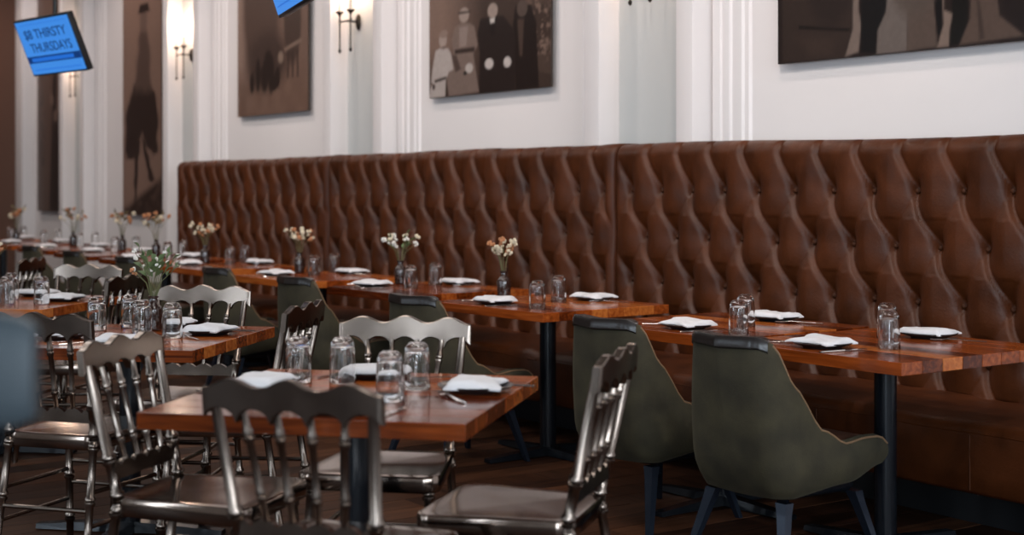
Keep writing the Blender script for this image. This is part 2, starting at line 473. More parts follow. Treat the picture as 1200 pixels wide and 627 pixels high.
def over(C, m, col): 
    for i in range(3): C[..., i] = C[..., i] * (1 - m) + col[i] * m
def picture(label, x0, x1, z0, z1, paint, step=.009):
    w_, h_ = x1 - x0, z1 - z0
    nx, ny = int(w_ / step) + 1, int(h_ / step) + 1
    gx, gy = np.meshgrid(np.linspace(0, w_, nx), np.linspace(0, h_, ny))
    C = np.zeros((ny, nx, 3)); paint(gx, gy, C)
    C *= (.78 + .10 * (vnoise(gx, gy, 60, 3) - .5))[..., None]
    yf = -.048
    V = np.stack([gx - w_/2, np.full_like(gx, yf), gy], -1).reshape(-1, 3)
    F = [(j*nx+i, j*nx+i+1, (j+1)*nx+i+1, (j+1)*nx+i) for j in range(ny-1) for i in range(nx-1)]
    me = bpy.data.meshes.new('print'); me.from_pydata(V.tolist(), [], F)
    at = me.color_attributes.new('Print', 'FLOAT_COLOR', 'POINT')
    at.data.foreach_set('color', np.concatenate([C.reshape(-1, 3), np.ones((nx*ny, 1))], 1).astype(np.float32).ravel())
    me.materials.append(M['print'])
    t = thing('framed_photograph', label, 'picture', ((x0+x1)/2, YW, z0), 0, 'old photographs on the white wall')
    obj('print', me, t)
    obj('backing', MB().box(-w_/2, w_/2, yf + .0015, -.030, 0, h_).mesh('backing', M['canvas_edge'], False), t)
    obj('batten', MB().box(-w_/2 + .12, w_/2 - .12, -.030, -.0005, h_*.3, h_*.3 + .05).box(-w_/2 + .12, w_/2 - .12, -.030, -.0005, h_*.8, h_*.8 + .05).mesh('batten', M['canvas_edge'], False), t)
    return t

def p_family(x, y, C):
    # photo coordinates of a zoomed crop -> metres on the print
    def q(cx, cy):
        px = 500 + cx / 5.225; py = cy / 5.225
        return ((px - 510) * .0099, (115 - .086 * (px - 510) - py) * .0050)
    over(C, np.ones_like(x), (.060, .038, .030))
    over(C, soft(x - .42, .5) * soft(.2 - y, .3), (.24, .155, .12))
    over(C, .6 * (vnoise(x, y, 7, 5) > .6) * soft(1.15 - x, .1), (.10, .065, .05))
    fol = (vnoise(x, y, 34, 9) * .6 + vnoise(x, y, 70, 12) * .4)
    over(C, np.clip((fol - .5) * 5, 0, 1) * soft(1.18 - x, .12) * soft(.18 - y, .1), (.21, .14, .11))
    P_ = lambda pts, c, e=.014: over(C, poly(x, y, [q(*p) for p in pts], e), c)
    def E_(cx, cy, rx, ry, c, e=.25):
        a = q(cx, cy); over(C, ell(x, y, a[0], a[1], rx * .0019, ry * .00096, e), c)
    # man at right, dark
    P_([(600,0),(690,0),(720,120),(735,540),(600,560),(585,120)], (.022, .014, .012))
    P_([(612,90),(650,90),(640,330),(625,330)], (.075, .048, .038))
    E_(640, 20, 30, 55, (.10, .07, .058))
    # seated man in dark suit
    P_([(390,60),(530,55),(590,150),(600,360),(595,560),(380,575),(385,300),(370,160)], (.026, .017, .015))
    P_([(440,55),(490,55),(475,180),(455,180)], (.018, .012, .011))
    E_(465, 15, 30, 50, (.36, .28, .24))
    P_([(448,70),(478,62),(476,95),(452,100)], (.62, .56, .52))
    E_(443, 372, 26, 36, (.58, .52, .49)); E_(553, 366, 22, 36, (.58, .52, .49))
    # woman
    P_([(225,105),(270,80),(320,85),(352,110),(372,240),(345,300),(380,560),(185,590),(170,440),(215,300),(205,190)], (.215, .155, .13))
    P_([(255,110),(310,105),(300,240),(255,250)], (.30, .23, .20))
    P_([(225,262),(355,250),(352,285),(225,292)], (.045, .03, .025))
    P_([(205,300),(235,300),(265,400),(230,420)], (.09, .06, .05))
    E_(285, 25, 32, 52, (.36, .28, .24)); P_([(245,0),(330,0),(322,14),(252,18)], (.05, .035, .03))
    E_(318, 395, 24, 34, (.52, .46, .42)); E_(292, 430, 12, 14, (.04, .03, .025))
    # boy in white
    P_([(95,262),(125,245),(180,248),(200,290),(215,400),(185,415),(165,470),(160,588),(48,600),(62,520),(72,400)], (.50, .435, .40))
    P_([(88,470),(168,446),(168,466),(90,492)], (.05, .035, .03))
    E_(82, 520, 10, 22, (.06, .04, .035)); E_(72, 500, 8, 14, (.2, .14, .12))
    E_(145, 190, 26, 52, (.42, .33, .285)); E_(150, 145, 28, 28, (.30, .215, .175)); E_(150, 243, 18, 10, (.2, .14, .12))
def p_dresses(x, y, C):
    def q(cx, cy):
        px = 910 + cx / 4.138; py = cy / 4.138
        return ((px - 919) * .00565, (75 - .096 * (px - 919) - py) * .0037)
    over(C, np.ones_like(x), (.024, .0155, .0135))
    n = vnoise(x, y, 12, 4)
    P_ = lambda pts, c, e=.012: over(C, poly(x, y, [q(*p) for p in pts], e), c)
    P_([(60,-200),(385,-200),(390,130),(355,280),(60,300)], (.040, .026, .021))
    P_([(140,100),(380,125),(378,140),(140,118)], (.012, .009, .008))
    P_([(120,160),(320,170),(300,260),(190,270)], (.050, .032, .025), .05)
    P_([(395,-200),(425,-200),(420,30),(432,110),(420,250),(360,275),(395,130)], (.20, .15, .125))
    P_([(432,-200),(560,-200),(540,40),(500,160),(500,262),(430,255)], (.010, .008, .008))
    P_([(560,-200),(640,-200),(628,250),(500,264),(505,140),(540,50)], (.155, .125, .11))
    P_([(640,-200),(720,-200),(748,120),(752,232),(628,250)], (.105, .074, .060))
    P_([(725,-200),(770,-200),(772,165),(752,170)], (.010, .008, .008))
    P_([(765,-200),(785,-200),(778,50),(815,75),(800,150),(798,232),(752,236),(778,120)], (.22, .16, .13))
    P_([(800,-200),(880,-200),(870,120),(835,225),(800,230),(812,80)], (.011, .009, .008))
    P_([(890,-200),(960,-200),(990,90),(1080,190),(840,225),(880,100)], (.105, .070, .055))
    P_([(905,0),(915,0),(935,200),(915,205)], (.06, .04, .032))
    P_([(1040,-200),(1400,-200),(1400,180),(1090,190),(1000,60)], (.020, .013, .012))
    # upper half: plain figures
    for cx, cc in ((.35, (.03, .02, .017)), (.85, (.10, .075, .062)), (1.45, (.026, .018, .015))):
        over(C, ell(x, y, cx, .75, .22, .6, .15), cc); over(C, ell(x, y, cx, 1.38, .09, .12, .2), (.25, .19, .16))
def p_court(x, y, C):
    over(C, np.ones_like(x), (.205, .130, .100))
    over(C, soft(y - .30, .3), (.185, .112, .083))
    over(C, .5 * (vnoise(x, y, 9, 8) - .2) * soft(y - .3, .2), (.28, .18, .135))
    over(C, soft(x - .25, .45) * soft(.35 - y, .2), (.33, .225, .18))
    over(C, ell(x, y, .48, .95, .36, .72, .3) * soft(.28 - y, .15), (.105, .066, .052))
    over(C, ell(x, y, 1.08, .75, .16, .36, .25) * soft(.35 - y, .1), (.085, .055, .044))
    over(C, ell(x, y, .60, .45, .40, .24, .6), (.070, .045, .037))
    for cx, cy, rx, ry in ((.42, .34, .05, .14), (.55, .32, .07, .13), (.68, .33, .06, .16), (.62, .42, .08, .12), (.30, .28, .05, .09), (.8, .3, .05, .09), (.74,.25,.05,.06)):
        over(C, ell(x, y, cx, cy, rx, ry, .4), (.030, .020, .017))
    for k in range(3): over(C, poly(x, y, [(.98 + .09*k, .28), (1.01 + .09*k, .28), (1.01 + .09*k, .50), (.98 + .09*k, .50)], .02), (.055, .036, .03))
    over(C, poly(x, y, [(.93, .50), (1.25, .56), (1.25, .59), (.93, .53)], .02), (.26, .18, .14))
    over(C, ell(x, y, .86, .46, .05, .05, .5), (.25, .18, .14))
def p_rider(x, y, C):
    over(C, np.ones_like(x), (.30, .190, .145))
    over(C, soft(.6 - x, .8) * .35, (.16, .10, .076))
    over(C, soft(y - .05 - .30 * np.clip(x, 0, 1.1), .08) * (.75 + .5 * vnoise(x, y, 16, 31)).clip(0, 1), (.040, .024, .019))
    D = (.032, .020, .017)
    wx = x + .07 * (vnoise(x, y, 9, 17) - .5); wy = y + .08 * (vnoise(x, y, 11, 18) - .5)
    over(C, poly(wx, wy, [(.05,.62),(.20,.55),(.36,.60),(.42,.74),(.55,.84),(.70,.70),(.82,.60),(.97,.66),(1.0,.95),(.92,1.20),(.72,1.36),(.32,1.34),(.10,1.1)], .06), D)
    over(C, poly(wx, wy, [(.36,.78),(.50,.76),(.46,.40),(.42,.20),(.33,.16),(.36,.40)], .04), D)
    over(C, poly(wx, wy, [(.52,.80),(.66,.76),(.78,.46),(.92,.36),(.78,.33),(.66,.48)], .04), D)
    over(C, poly(wx, wy, [(.36,1.25),(.80,1.25),(.78,1.62),(.68,1.86),(.52,1.86),(.42,1.6)], .10), (.11, .070, .056))  # upper body in a paler tone: glare worked into the print colour
    over(C, ell(x, y, .60, 1.97, .10, .13, .4), (.17, .11, .088))
    over(C, poly(x, y, [(.44,2.04),(.78,2.04),(.72,2.13),(.50,2.13)], .03), D)
def p_stand(x, y, C):
    over(C, np.ones_like(x), (.135, .082, .062))
    D = (.024, .016, .014)
    over(C, poly(x, y, [(.48,0),(1.05,0),(1.08,1.0),(1.0,1.5),(.90,1.9),(.72,1.9),(.60,1.5),(.55,.8)], .05), D)
    over(C, ell(x, y, .78, 2.05, .12, .16, .3), (.20, .13, .10))
    over(C, poly(x, y, [(.76,1.15),(.86,1.15),(.84,1.75),(.78,1.75)], .04), (.19, .125, .10))
    for cx, cy in ((.56, 1.32), (.95, 1.28), (.72, 1.12)): over(C, ell(x, y, cx, cy, .07, .07, .4), (.21, .14, .11))
    over(C, np.clip((vnoise(x, y * .6, 30, 21) - .55) * 6, 0, 1) * ell(x, y, .2, .95, .10, .5, .3), (.05, .032, .026))
picture('large dark photograph of long coats and skirts above the right-hand bench', -5.12, -3.05, 1.915, 3.55, p_dresses)
picture('sepia family portrait with a boy in white, above the middle bench', -8.45, -7.035, 1.915, 3.45, p_family)
picture('sepia courtyard photograph with arches, partly behind the small screen', -11.66, -10.30, 1.915, 3.45, p_court)
picture('tall narrow sepia photograph of a long-legged figure, left of the bench end', -14.56, -13.47, 1.02, 3.6, p_rider)
picture('tall narrow dark photograph at far left beside the taupe wall', -17.56, -16.43, 1.02, 3.6, p_stand)

# ------------------------------------------------------------------ sconces
def sconce(label, x, power):
    zc = 2.545
    t = thing('wall_sconce', label, 'sconce', (x, YW - .012, zc), 0, 'twin candle wall sconces')
    pl = MB(); rr = []
    for yy, q in ((0, 1), (-.012, 1), (-.022, .75), (-.028, .3)):
        rr.append([(.030*q*math.cos(2*math.pi*j/14), yy, .062*q*math.sin(2*math.pi*j/14)) for j in range(14)])
    obj('wall_plate', pl.rings(rr).mesh('wall_plate', M['bronze']), t)
    obj('arm', MB().tube([(0, -.02, 0), (0, -.075, .0), (0, -.12, 0)], .006, 8).tube([(-.085, -.12, 0), (.085, -.12, 0)], .006, 8).mesh('arm', M['bronze']), t)
    for s in (-1, 1):
        c = (s * .085, -.12, 0)
        rod = obj('torch_rod', MB().lathe([(.002,-.235),(.011,-.225),(.012,-.212),(.006,-.205),(.006,-.02),(.010,0),(.006,.02),(.007,.045),(.012,.055),(.030,.072),(.032,.078),(.012,.080)], c, 10).mesh('torch_rod', M['bronze']), t)
        obj('candle_sleeve', MB().lathe([(.011,.080),(.011,.165),(.009,.168)], c, 10).mesh('candle_sleeve', M['candle']), rod)
        obj('bulb', MB().lathe([(.006,.168),(.013,.182),(.015,.198),(.010,.222),(.002,.245)], c, 10).mesh('bulb', M['bulb']), rod)
        l = bpy.data.lights.new('sconce_bulb', 'POINT'); l.energy = power; l.color = (1, .70, .52); l.shadow_soft_size = .03
        lo = bpy.data.objects.new('sconce_bulb_light', l); COL.objects.link(lo); lo.parent = t; lo.location = (c[0], c[1] - .0, .29)
sconce('bronze twin candle sconce whose tips show above the right-hand bench', -6.09, 3.5)
sconce('bronze twin candle sconce between courtyard photograph and family portrait', -9.52, 3.5)
sconce('lit bronze twin candle sconce between tall sepia and courtyard photographs', -12.78, 4)
sconce('bronze twin candle sconce just below the hanging screen at left', -15.95, 4)

# ------------------------------------------------------------------ hanging screens
def text_mesh(txt, size, name):
    cu = bpy.data.curves.new(name, 'FONT'); cu.body = txt; cu.size = size; cu.align_x = 'LEFT'; cu.offset = size * .010; cu.extrude = .0005
    ob = bpy.data.objects.new(name, cu); COL.objects.link(ob)
    me = bpy.data.meshes.new_from_object(ob.evaluated_get(bpy.context.evaluated_depsgraph_get()))
    bpy.data.objects.remove(ob); bpy.data.curves.remove(cu)
    xs = [v.co.x for v in me.vertices]
    me.materials.clear(); me.materials.append(M['screen_text'])
    return me, min(xs), max(xs)
def tv(label, center, yaw, pitch, w_, h_, text):
    t = thing('hanging_screen', label, 'screen', (center[0], center[1], center[2]), 0, 'screens hung from the ceiling')
    # local: x right along the screen, z up, screen faces -y
    Mx = Matrix.Rotation(yaw, 4, 'Z') @ Matrix.Rotation(pitch, 4, 'X')
    def put(name, me, p, parent=t):
        o = bpy.data.objects.new(name, me); COL.objects.link(o); o.parent = parent; 
        if parent is t: o.matrix_local = Mx @ Matrix.Translation(p)
        else: o.matrix_local = Matrix.Translation(p)
        return o
    put('casing', MB().box(-w_/2, w_/2, 0, .045, -h_/2, h_/2, .006).mesh('casing', M['black']), (0, 0, 0))
    b = .014
    s = put('display', MB().box(-w_/2 + b, w_/2 - b, -.002, .001, -h_/2 + b, h_/2 - b).mesh('display', M['screen']), (0, 0, 0))
    if text:
        for k, (line, z, wd) in enumerate((('$8 THIRSTY', .065, .76), ('THURSDAYS', -.035, .74))):
            me, a, c = text_mesh(line, .085, 'lettering')
            sx = wd * w_ / (c - a)
            for v in me.vertices: v.co = ((v.co.x - a) * sx - wd * w_ / 2 + .02 * k, v.co.z * -1 - .0035, v.co.y * 1.1 + z)
            put('lettering', me, (0, 0, 0), s)
    put('banner', MB().box(-w_/2 + b, w_/2 - b, -.0035, -.002, -h_*.27, -h_*.15).mesh('banner', M['screen_dark']), (0, 0, 0), s)
    put('banner_strip', MB().box(-w_*.40, w_*.36, -.005, -.0035, -h_*.245, -h_*.18).mesh('banner_strip', M['screen_mid']), (0, 0, 0), s)
    put('rule', MB().box(-w_*.42, w_*.42, -.0035, -.002, -h_*.40, -h_*.385).mesh('rule', M['screen_mid']), (0, 0, 0), s)
    put('rule', MB().box(-w_*.42, w_*.42, -.0035, -.002, h_*.40, h_*.41).mesh('rule', M['screen_mid']), (0, 0, 0), s)
    put('bracket', MB().box(-.07, .07, .045, .10, -.06, .10, .008).mesh('bracket', M['black']), (0, 0, 0))
    top = Mx @ Vector((0, .075, .08))
    obj('ceiling_pole', MB().tube([top, (top[0], top[1], ZC - center[2] - .02)], .016, 10).lathe([(.06, 0), (.06, .02), (.02, .03)], (top[0], top[1], ZC - center[2] - .03), 12).mesh('ceiling_pole', M['black']), t)
    return t
tv('blue hanging screen advertising thirsty Thursdays at upper left', (-10.058, 3.037, 2.2915), R(9.9), R(22.4), .80, .415, True)
tv('hanging screen at the top edge, overlapping the courtyard photograph', (-5.344, 2.551, 2.2336), R(-15), R(18.3), .80, .415, False)

# ------------------------------------------------------------------ tables
ZT = .74; TH = .042
def table_kit(w_, d_):
    n = 8; kit = []
    for i in range(n):
        y0 = -d_/2 + d_*i/n; y1 = y0 + d_/n
        me = MB().box(-w_/2, w_/2, -d_/n/2 + .0006, d_/n/2 - .0006, -TH, 0, .0022).mesh('stave', M['table'], False)
        kit.append((me, (y0 + y1)/2))
    return kit
post_me = MB().lathe([(.050,.03),(.040,.035),(.040,ZT-TH-.012)], (0,0,0), 20).mesh('pedestal_post', M['steel_black'])
top_plate_me = MB().box(-.25, .25, -.025, .025, ZT-TH-.012, ZT-TH).box(-.025, .025, -.25, .25, ZT-TH-.0121, ZT-TH-.0001).mesh('top_plate', M['steel_black'], False)
def cross_arm():
    rr = []
    for s, hh, ww in ((-.37,.022,.026),(-.2,.034,.030),(0,.046,.034),(.2,.034,.030),(.37,.022,.026)):
        rr.append([(s,-ww,.004),(s,ww,.004),(s,ww*.8,hh),(s,-ww*.8,hh)])
    return MB().rings(rr)
arm_me = cross_arm().mesh('base_arm', M['steel_black'], False)
foot_me = MB().lathe([(.018,0),(.018,.006),(.010,.008)], (0,0,0), 8).mesh('glide', M['black'])
kits = {}
def table(label, cx, cy, w_, d_, rot, group):
    key = (w_, d_)
    if key not in kits: kits[key] = table_kit(w_, d_)
    t = thing('dining_table', label, 'table', (cx, cy, 0), R(rot), group)
    for me, y in kits[key]: obj('stave', me, t, (0, y, ZT))
    obj('pedestal_post', post_me, t); obj('top_plate', top_plate_me, t)
    for r_ in (0, 90):
        a = obj('base_arm', arm_me, t, (0, 0, 0), R(r_))
        for s in (-1, 1): obj('glide', foot_me, a, (s*.345, 0, 0))
    return t

# ------------------------------------------------------------------ tableware
def glass_mesh():
    # tumbler standing upside down: rim on the table, heavy base on top
    out = [(.0375,0),(.0385,.003),(.0375,.03),(.0365,.07),(.0355,.095),(.0335,.111),(.0285,.124),(.020,.131),(.004,.132)]
    inn = [(.003,.112),(.022,.112),(.029,.109),(.0318,.100),(.0335,.07),(.0345,.03),(.0352,.003),(.0362,.0005)]
    n = 20; prof = out + inn
    rr = [[(r*math.cos(2*math.pi*j/n), r*math.sin(2*math.pi*j/n), z) for j in range(n)] for r, z in prof]
    b = MB(); b.rings(rr, False, False); N = len(prof)
    b.f.append(tuple((len(out)-1)*n + j for j in range(n))); b.f.pop()
    for j in range(n): b.f.append(((N-1)*n + j, (N-1)*n + (j+1) % n, (j+1) % n, j))
    # rings(): the outer end meets the inner start across the base; cut that strip and cap both
    i = len(out) - 1
    cut = {tuple(sorted((i*n+j, i*n+(j+1)%n, (i+1)*n+(j+1)%n, (i+1)*n+j))) for j in range(n)}
    b.f = [f for f in b.f if tuple(sorted(f)) not in cut]
    b.f.append(tuple(i*n + j for j in range(n))); b.f.append(tuple((i+1)*n + j for j in range(n))[::-1])
    return b.mesh('tumbler', M['glass'], True, 60)
glass_me = glass_mesh()
plate_me = MB().lathe([(.002,.004),(.060,.004),(.062,0),(.066,0),(.070,.004),(.098,.012),(.105,.016),(.106,.019),(.103,.020),(.095,.015),(.068,.009),(.002,.008)], (0,0,0), 28).mesh('plate', M['plate'])
def napkin_mesh(seed):
    rg = random.Random(seed); nx, ny = 18, 14; b = MB(); ph = [rg.uniform(0, 6) for _ in range(6)]
    lx, ly = .186, .150
    def pt(i, j, top):
        u, v = i/nx*2 - 1, j/ny*2 - 1
        x = u*lx/2 * (1 + .03*math.sin(3*v + ph[0])); y = v*ly/2 * (1 + .05*math.sin(2.5*u + ph[1]))
        x += .006*math.sin(4*v + ph[2]); y += .006*math.sin(4*u + ph[3])
        e = min(1, (1 - abs(u))*5) * min(1, (1 - abs(v))*5)
        hgt = .008 + .009*e**.4 + .003*math.sin(3*u + 1.5*v + ph[4])*e + .005*(1 if v > -.2 + .1*math.sin(2*u + ph[5]) else 0)*e
        droop = .0035*max(0, (abs(u) - .75)/.25)
        return (x, y, (hgt if top else .003) - droop)
    top = [[pt(i, j, True) for i in range(nx+1)] for j in range(ny+1)]
    bot = [[pt(i, j, False) for i in range(nx+1)] for j in range(ny+1)]
    V = [p for r in top for p in r] + [p for r in bot for p in r]; n1 = (nx+1)*(ny+1); F = []
    idx = lambda i, j: j*(nx+1) + i
    for j in range(ny):
        for i in range(nx):
            F.append((idx(i,j), idx(i+1,j), idx(i+1,j+1), idx(i,j+1))); F.append(tuple(n1 + k for k in (idx(i,j+1), idx(i+1,j+1), idx(i+1,j), idx(i,j))))
    for i in range(nx):
        F.append((idx(i,0), n1+idx(i,0), n1+idx(i+1,0), idx(i+1,0))); F.append((idx(i,ny), idx(i+1,ny), n1+idx(i+1,ny), n1+idx(i,ny)))
    for j in range(ny):
        F.append((idx(0,j), idx(0,j+1), n1+idx(0,j+1), n1+idx(0,j))); F.append((idx(nx,j), n1+idx(nx,j), n1+idx(nx,j+1), idx(nx,j+1)))
    return b.add(V, F).mesh('napkin', M['linen'], True, 50)
napkins = [napkin_mesh(k) for k in range(4)]
def flatbar(path, widths, thick):
    rr = []
    for (x, y, z), w_ in zip(path, widths):
        rr.append([(x, y - w_, z), (x, y - w_*.6, z + thick), (x, y + w_*.6, z + thick), (x, y + w_, z)])
    return MB().rings(rr)
def fork_mesh():
    b = flatbar([(-.10,0,.002),(-.095,0,.002),(-.05,0,.003),(.03,0,.007),(.045,0,.006),(.055,0,.004)], [.004,.006,.005,.0028,.006,.0115], .0022)
    for k in range(4):
        y = -.0095 + .0063*k; b.box(.054, .094, y - .0016, y + .0016, .004, .0062)
    return b.mesh('fork', M['cutlery'], True)
def knife_mesh():
    b = flatbar([(-.11,0,.0012),(-.105,0,.0012),(-.04,0,.0012),(.0,0,.0012)], [.004,.0065,.006,.0045], .004)
    rr = []
    for x, a, c in ((0,-.004,.005),(.01,-.007,.007),(.07,-.007,.009),(.10,-.003,.009),(.112,.006,.009)):
        rr.append([(x,a,.0015),(x,c,.0015),(x,c,.0032),(x,a,.0025)])
    return b.rings(rr).mesh('knife', M['cutlery'], True)
fork_me, knife_me = fork_mesh(), knife_mesh()
bottle_me = MB().lathe([(.030,0),(.034,.003),(.035,.01),(.035,.082),(.033,.092),(.022,.104),(.017,.110),(.0165,.126),(.020,.128),(.020,.136),(.015,.137),(.013,.12),(.010,.09)], (0,0,0), 20).mesh('bottle_vase', M['bottle'])
def blossom(b, c, r, rg):
    for _ in range(7):
        d = Vector((rg.uniform(-1,1), rg.uniform(-1,1), rg.uniform(-.6,1))).normalized() * r * .6
        b.ball((c[0]+d.x, c[1]+d.y, c[2]+d.z), r * rg.uniform(.38,.6), 6, 4)
def bunch(label, loc, seed, style):
    rg = random.Random(seed)
    t = thing('flower_bunch', label, 'flowers', loc, rg.uniform(0, 6), 'dried flowers in bottle vases')
    if style == 'far': t.scale = (1.25, 1.25, 1.3)
    n = {'far': 10, 'green': 18}.get(style, 14); spread = .12 if style == 'green' else .105
    for k in range(n):
        a = 2*math.pi*k/n + rg.uniform(-.3,.3); rad = spread * rg.uniform(.35, 1.0); hh = rg.uniform(.10, .175) * (1.15 if style == 'green' else 1)
        b0 = (.004*math.cos(a), .004*math.sin(a), -.02); tip = (rad*math.cos(a), rad*math.sin(a), hh)
        mid = (tip[0]*.35, tip[1]*.35, hh*.55)
        st = obj('stem', MB().tube([b0, mid, tip], [.0016,.0014,.001], 5).mesh('stem', M['stem'] if style == 'green' or k % 2 else M['dryleaf']), t)
        kind = k % 3
        if style == 'green': mt = (M['leaf'], M['whitep'], M['leaf'])[kind] if k else M['rust']
        elif style == 'white': mt = (M['whitep'], M['leaf'], M['cream'])[kind]
        elif style == 'cream': mt = (M['cream'], M['rust'], M['cream'])[kind]
        else: mt = (M['rust'], M['dryleaf'], M['cream'])[kind]
        if mt in (M['leaf'], M['dryleaf']):
            # a tapering leaf, folded along its rib
            dirv = (Vector(tip) - Vector(mid)).normalized(); sd = dirv.cross(Vector((0,0,1))).normalized() if abs(dirv.z) < .99 else Vector((1,0,0)); up = sd.cross(dirv)
            for q in range(3):
                base = Vector(mid).lerp(Vector(tip), .35 + .3*q); d = (dirv + sd*(.8 if q % 2 else -.8)).normalized(); s2 = d.cross(up).normalized(); ln = .042
                pts = []
                for f_, wd in ((0,.001),(.3,.010),(.6,.011),(1,.001)):
                    p = base + d*ln*f_ + up*.008*math.sin(f_*3); pts.append([p - s2*wd + up*.002, p - up*.001, p + s2*wd + up*.002, p + up*.0015])
                obj('leaf', MB().rings(pts).mesh('leaf', mt), st)
        else:
            bb = MB(); blossom(bb, tip, .017 if style != 'green' else .011, rg)
            if rg.random() < .6: blossom(bb, (tip[0]*.7 + .012, tip[1]*.7 - .01, tip[2]*.86), .011, rg)
            obj('blossom', bb.mesh('blossom', mt), st)
    return t

def setting(x, y, rot, where, k=0, cutlery=True):
    """plate, napkin, fork and knife as four things; rot: local +x runs to the diner's right"""
    c, s = math.cos(rot), math.sin(rot)
    W_ = lambda a, b: (x + a*c - b*s, y + a*s + b*c)
    tag(obj('plate', plate_me, None, (x, y, ZT + .0005), rot), 'dark round plate %s' % where, 'plate', 'dark side plates')
    tag(obj('napkin', napkins[k % 4], None, (x, y, ZT + .0155), rot + random.uniform(-.15, .15)), 'folded white napkin %s' % where, 'napkin', 'folded white napkins')
    if cutlery:
        p = W_(-.150, .03); tag(obj('fork', fork_me, None, (*p, ZT + .001), rot + R(38) + random.uniform(-.15,.15)), 'steel fork beside plate %s' % where, 'fork', 'forks')
        p = W_(.130, -.035); tag(obj('knife', knife_me, None, (*p, ZT + .001), rot + R(80) + random.uniform(-.12,.12)), 'steel knife beside plate %s' % where, 'knife', 'knives')
def tumbler(x, y, where):
    tag(obj('drinking_glass', glass_me, None, (x, y, ZT + .0005), random.uniform(0, 1)), 'clear upside-down tumbler %s' % where, 'glass', 'upturned tumblers')
def vase(x, y, where, seed, style):
    tag(obj('bottle_vase', bottle_me, None, (x, y, ZT + .0005)), 'small dark bottle vase %s' % where, 'vase', 'dark bottle vases')
    bunch({'far': 'rust and brown dried flowers', 'cream': 'cream dried flowers', 'white': 'white and green dried flowers', 'green': 'leafy green and white flowers', 'rust': 'orange and white dried flowers'}[style] + ' in the bottle ' + where, (x, y, ZT + .125), seed, style)

# banquette row, from the right: name, centre, size, turn
GROW = 'tables along the banquette'
ROW = [
 ('rightmost banquette table', -3.47, 4.03, .82, .83, 1.0, (-.05,-.27), (-.05,.30), (.12,-.12), (-.13,.16), None, None),
 ('second banquette table from the right', -4.345, 4.06, .84, .81, 3.0, (.05,-.24), (.0,.30), (.335,-.235), (.13,0), None, None),
 ('third banquette table from the right', -5.642, 4.115, .88, .78, 3.2, (-.09,-.25), (-.0,.28), (.26,-.25), (0,.065), (-.38,0), 'cream'),
 ('fourth banquette table from the right', -6.87, 4.17, .86, .78, 3, (-.36+.1,-.20), (-.12,.29), (.03,-.12), (-.15,.15), (-.34,.03), 'white'),
 ('fifth banquette table from the right', -8.16, 4.17, .86, .78, 2, (-.22,-.2), (-.1,.28), (-.05,-.02), (-.27,.24), (-.36,.03), 'cream'),
 ('sixth banquette table from the right', -9.62, 4.18, .86, .78, 2, (-.25,-.2), (-.08,.28), (-.2,.10), (-.3,.26), (-.38,-.02), 'cream'),
 ('seventh banquette table from the right', -10.85, 4.19, .86, .78, 2, (-.2,-.2), (-.1,.28), (-.1,.05), (-.3,.26), (-.38,.06), 'far'),
 ('eighth banquette table from the right', -12.05, 4.20, .86, .78, 2, (-.3,-.1), (-.1,.28), (-.3,.1), (-.33,.30), (-.40,.2), 'far'),
 ('ninth banquette table from the right', -13.3, 4.24, .86, .78, 2, (-.2,-.2), (-.1,.28), (-.3,.15), (-.36,.32), (-.40,.12), 'far'),
 ('tenth banquette table from the right', -14.6, 4.28, .86, .78, 2, (-.2,-.2), (-.1,.28), (-.1,.1), (-.3,.3), (-.38,-.1), 'far'),
 ('farthest banquette table', -15.9, 4.30, .86, .78, 2, (-.2,-.2), (-.1,.28), (-.1,.1), (-.3,.3), (-.38,-.1), 'rust'),
]
for i, (nm, cx, cy, w_, d_, rot, pf, pr, gf, gr, v, style) in enumerate(ROW):
    extra = ['over a blue-lit post', 'behind the two olive chairs', 'with a bottle of cream flowers', 'with white flowers', '', '', '', '', '', '', ''][i]
    table(('warm brown block-wood table, ' + nm + ' ' + extra).strip(), cx, cy, w_, d_, rot, GROW)
    on = 'on the ' + nm
    setting(cx + pf[0], cy + pf[1], R(rot), 'on aisle side of ' + nm, i)
    setting(cx + pr[0], cy + pr[1], R(rot + 180), 'on bench side of ' + nm, i + 1)
    tumbler(cx + gf[0], cy + gf[1], 'nearer aisle ' + on); tumbler(cx + gr[0], cy + gr[1], 'nearer bench ' + on)
    if v: vase(cx + v[0], cy + v[1], on, 40 + i, style)

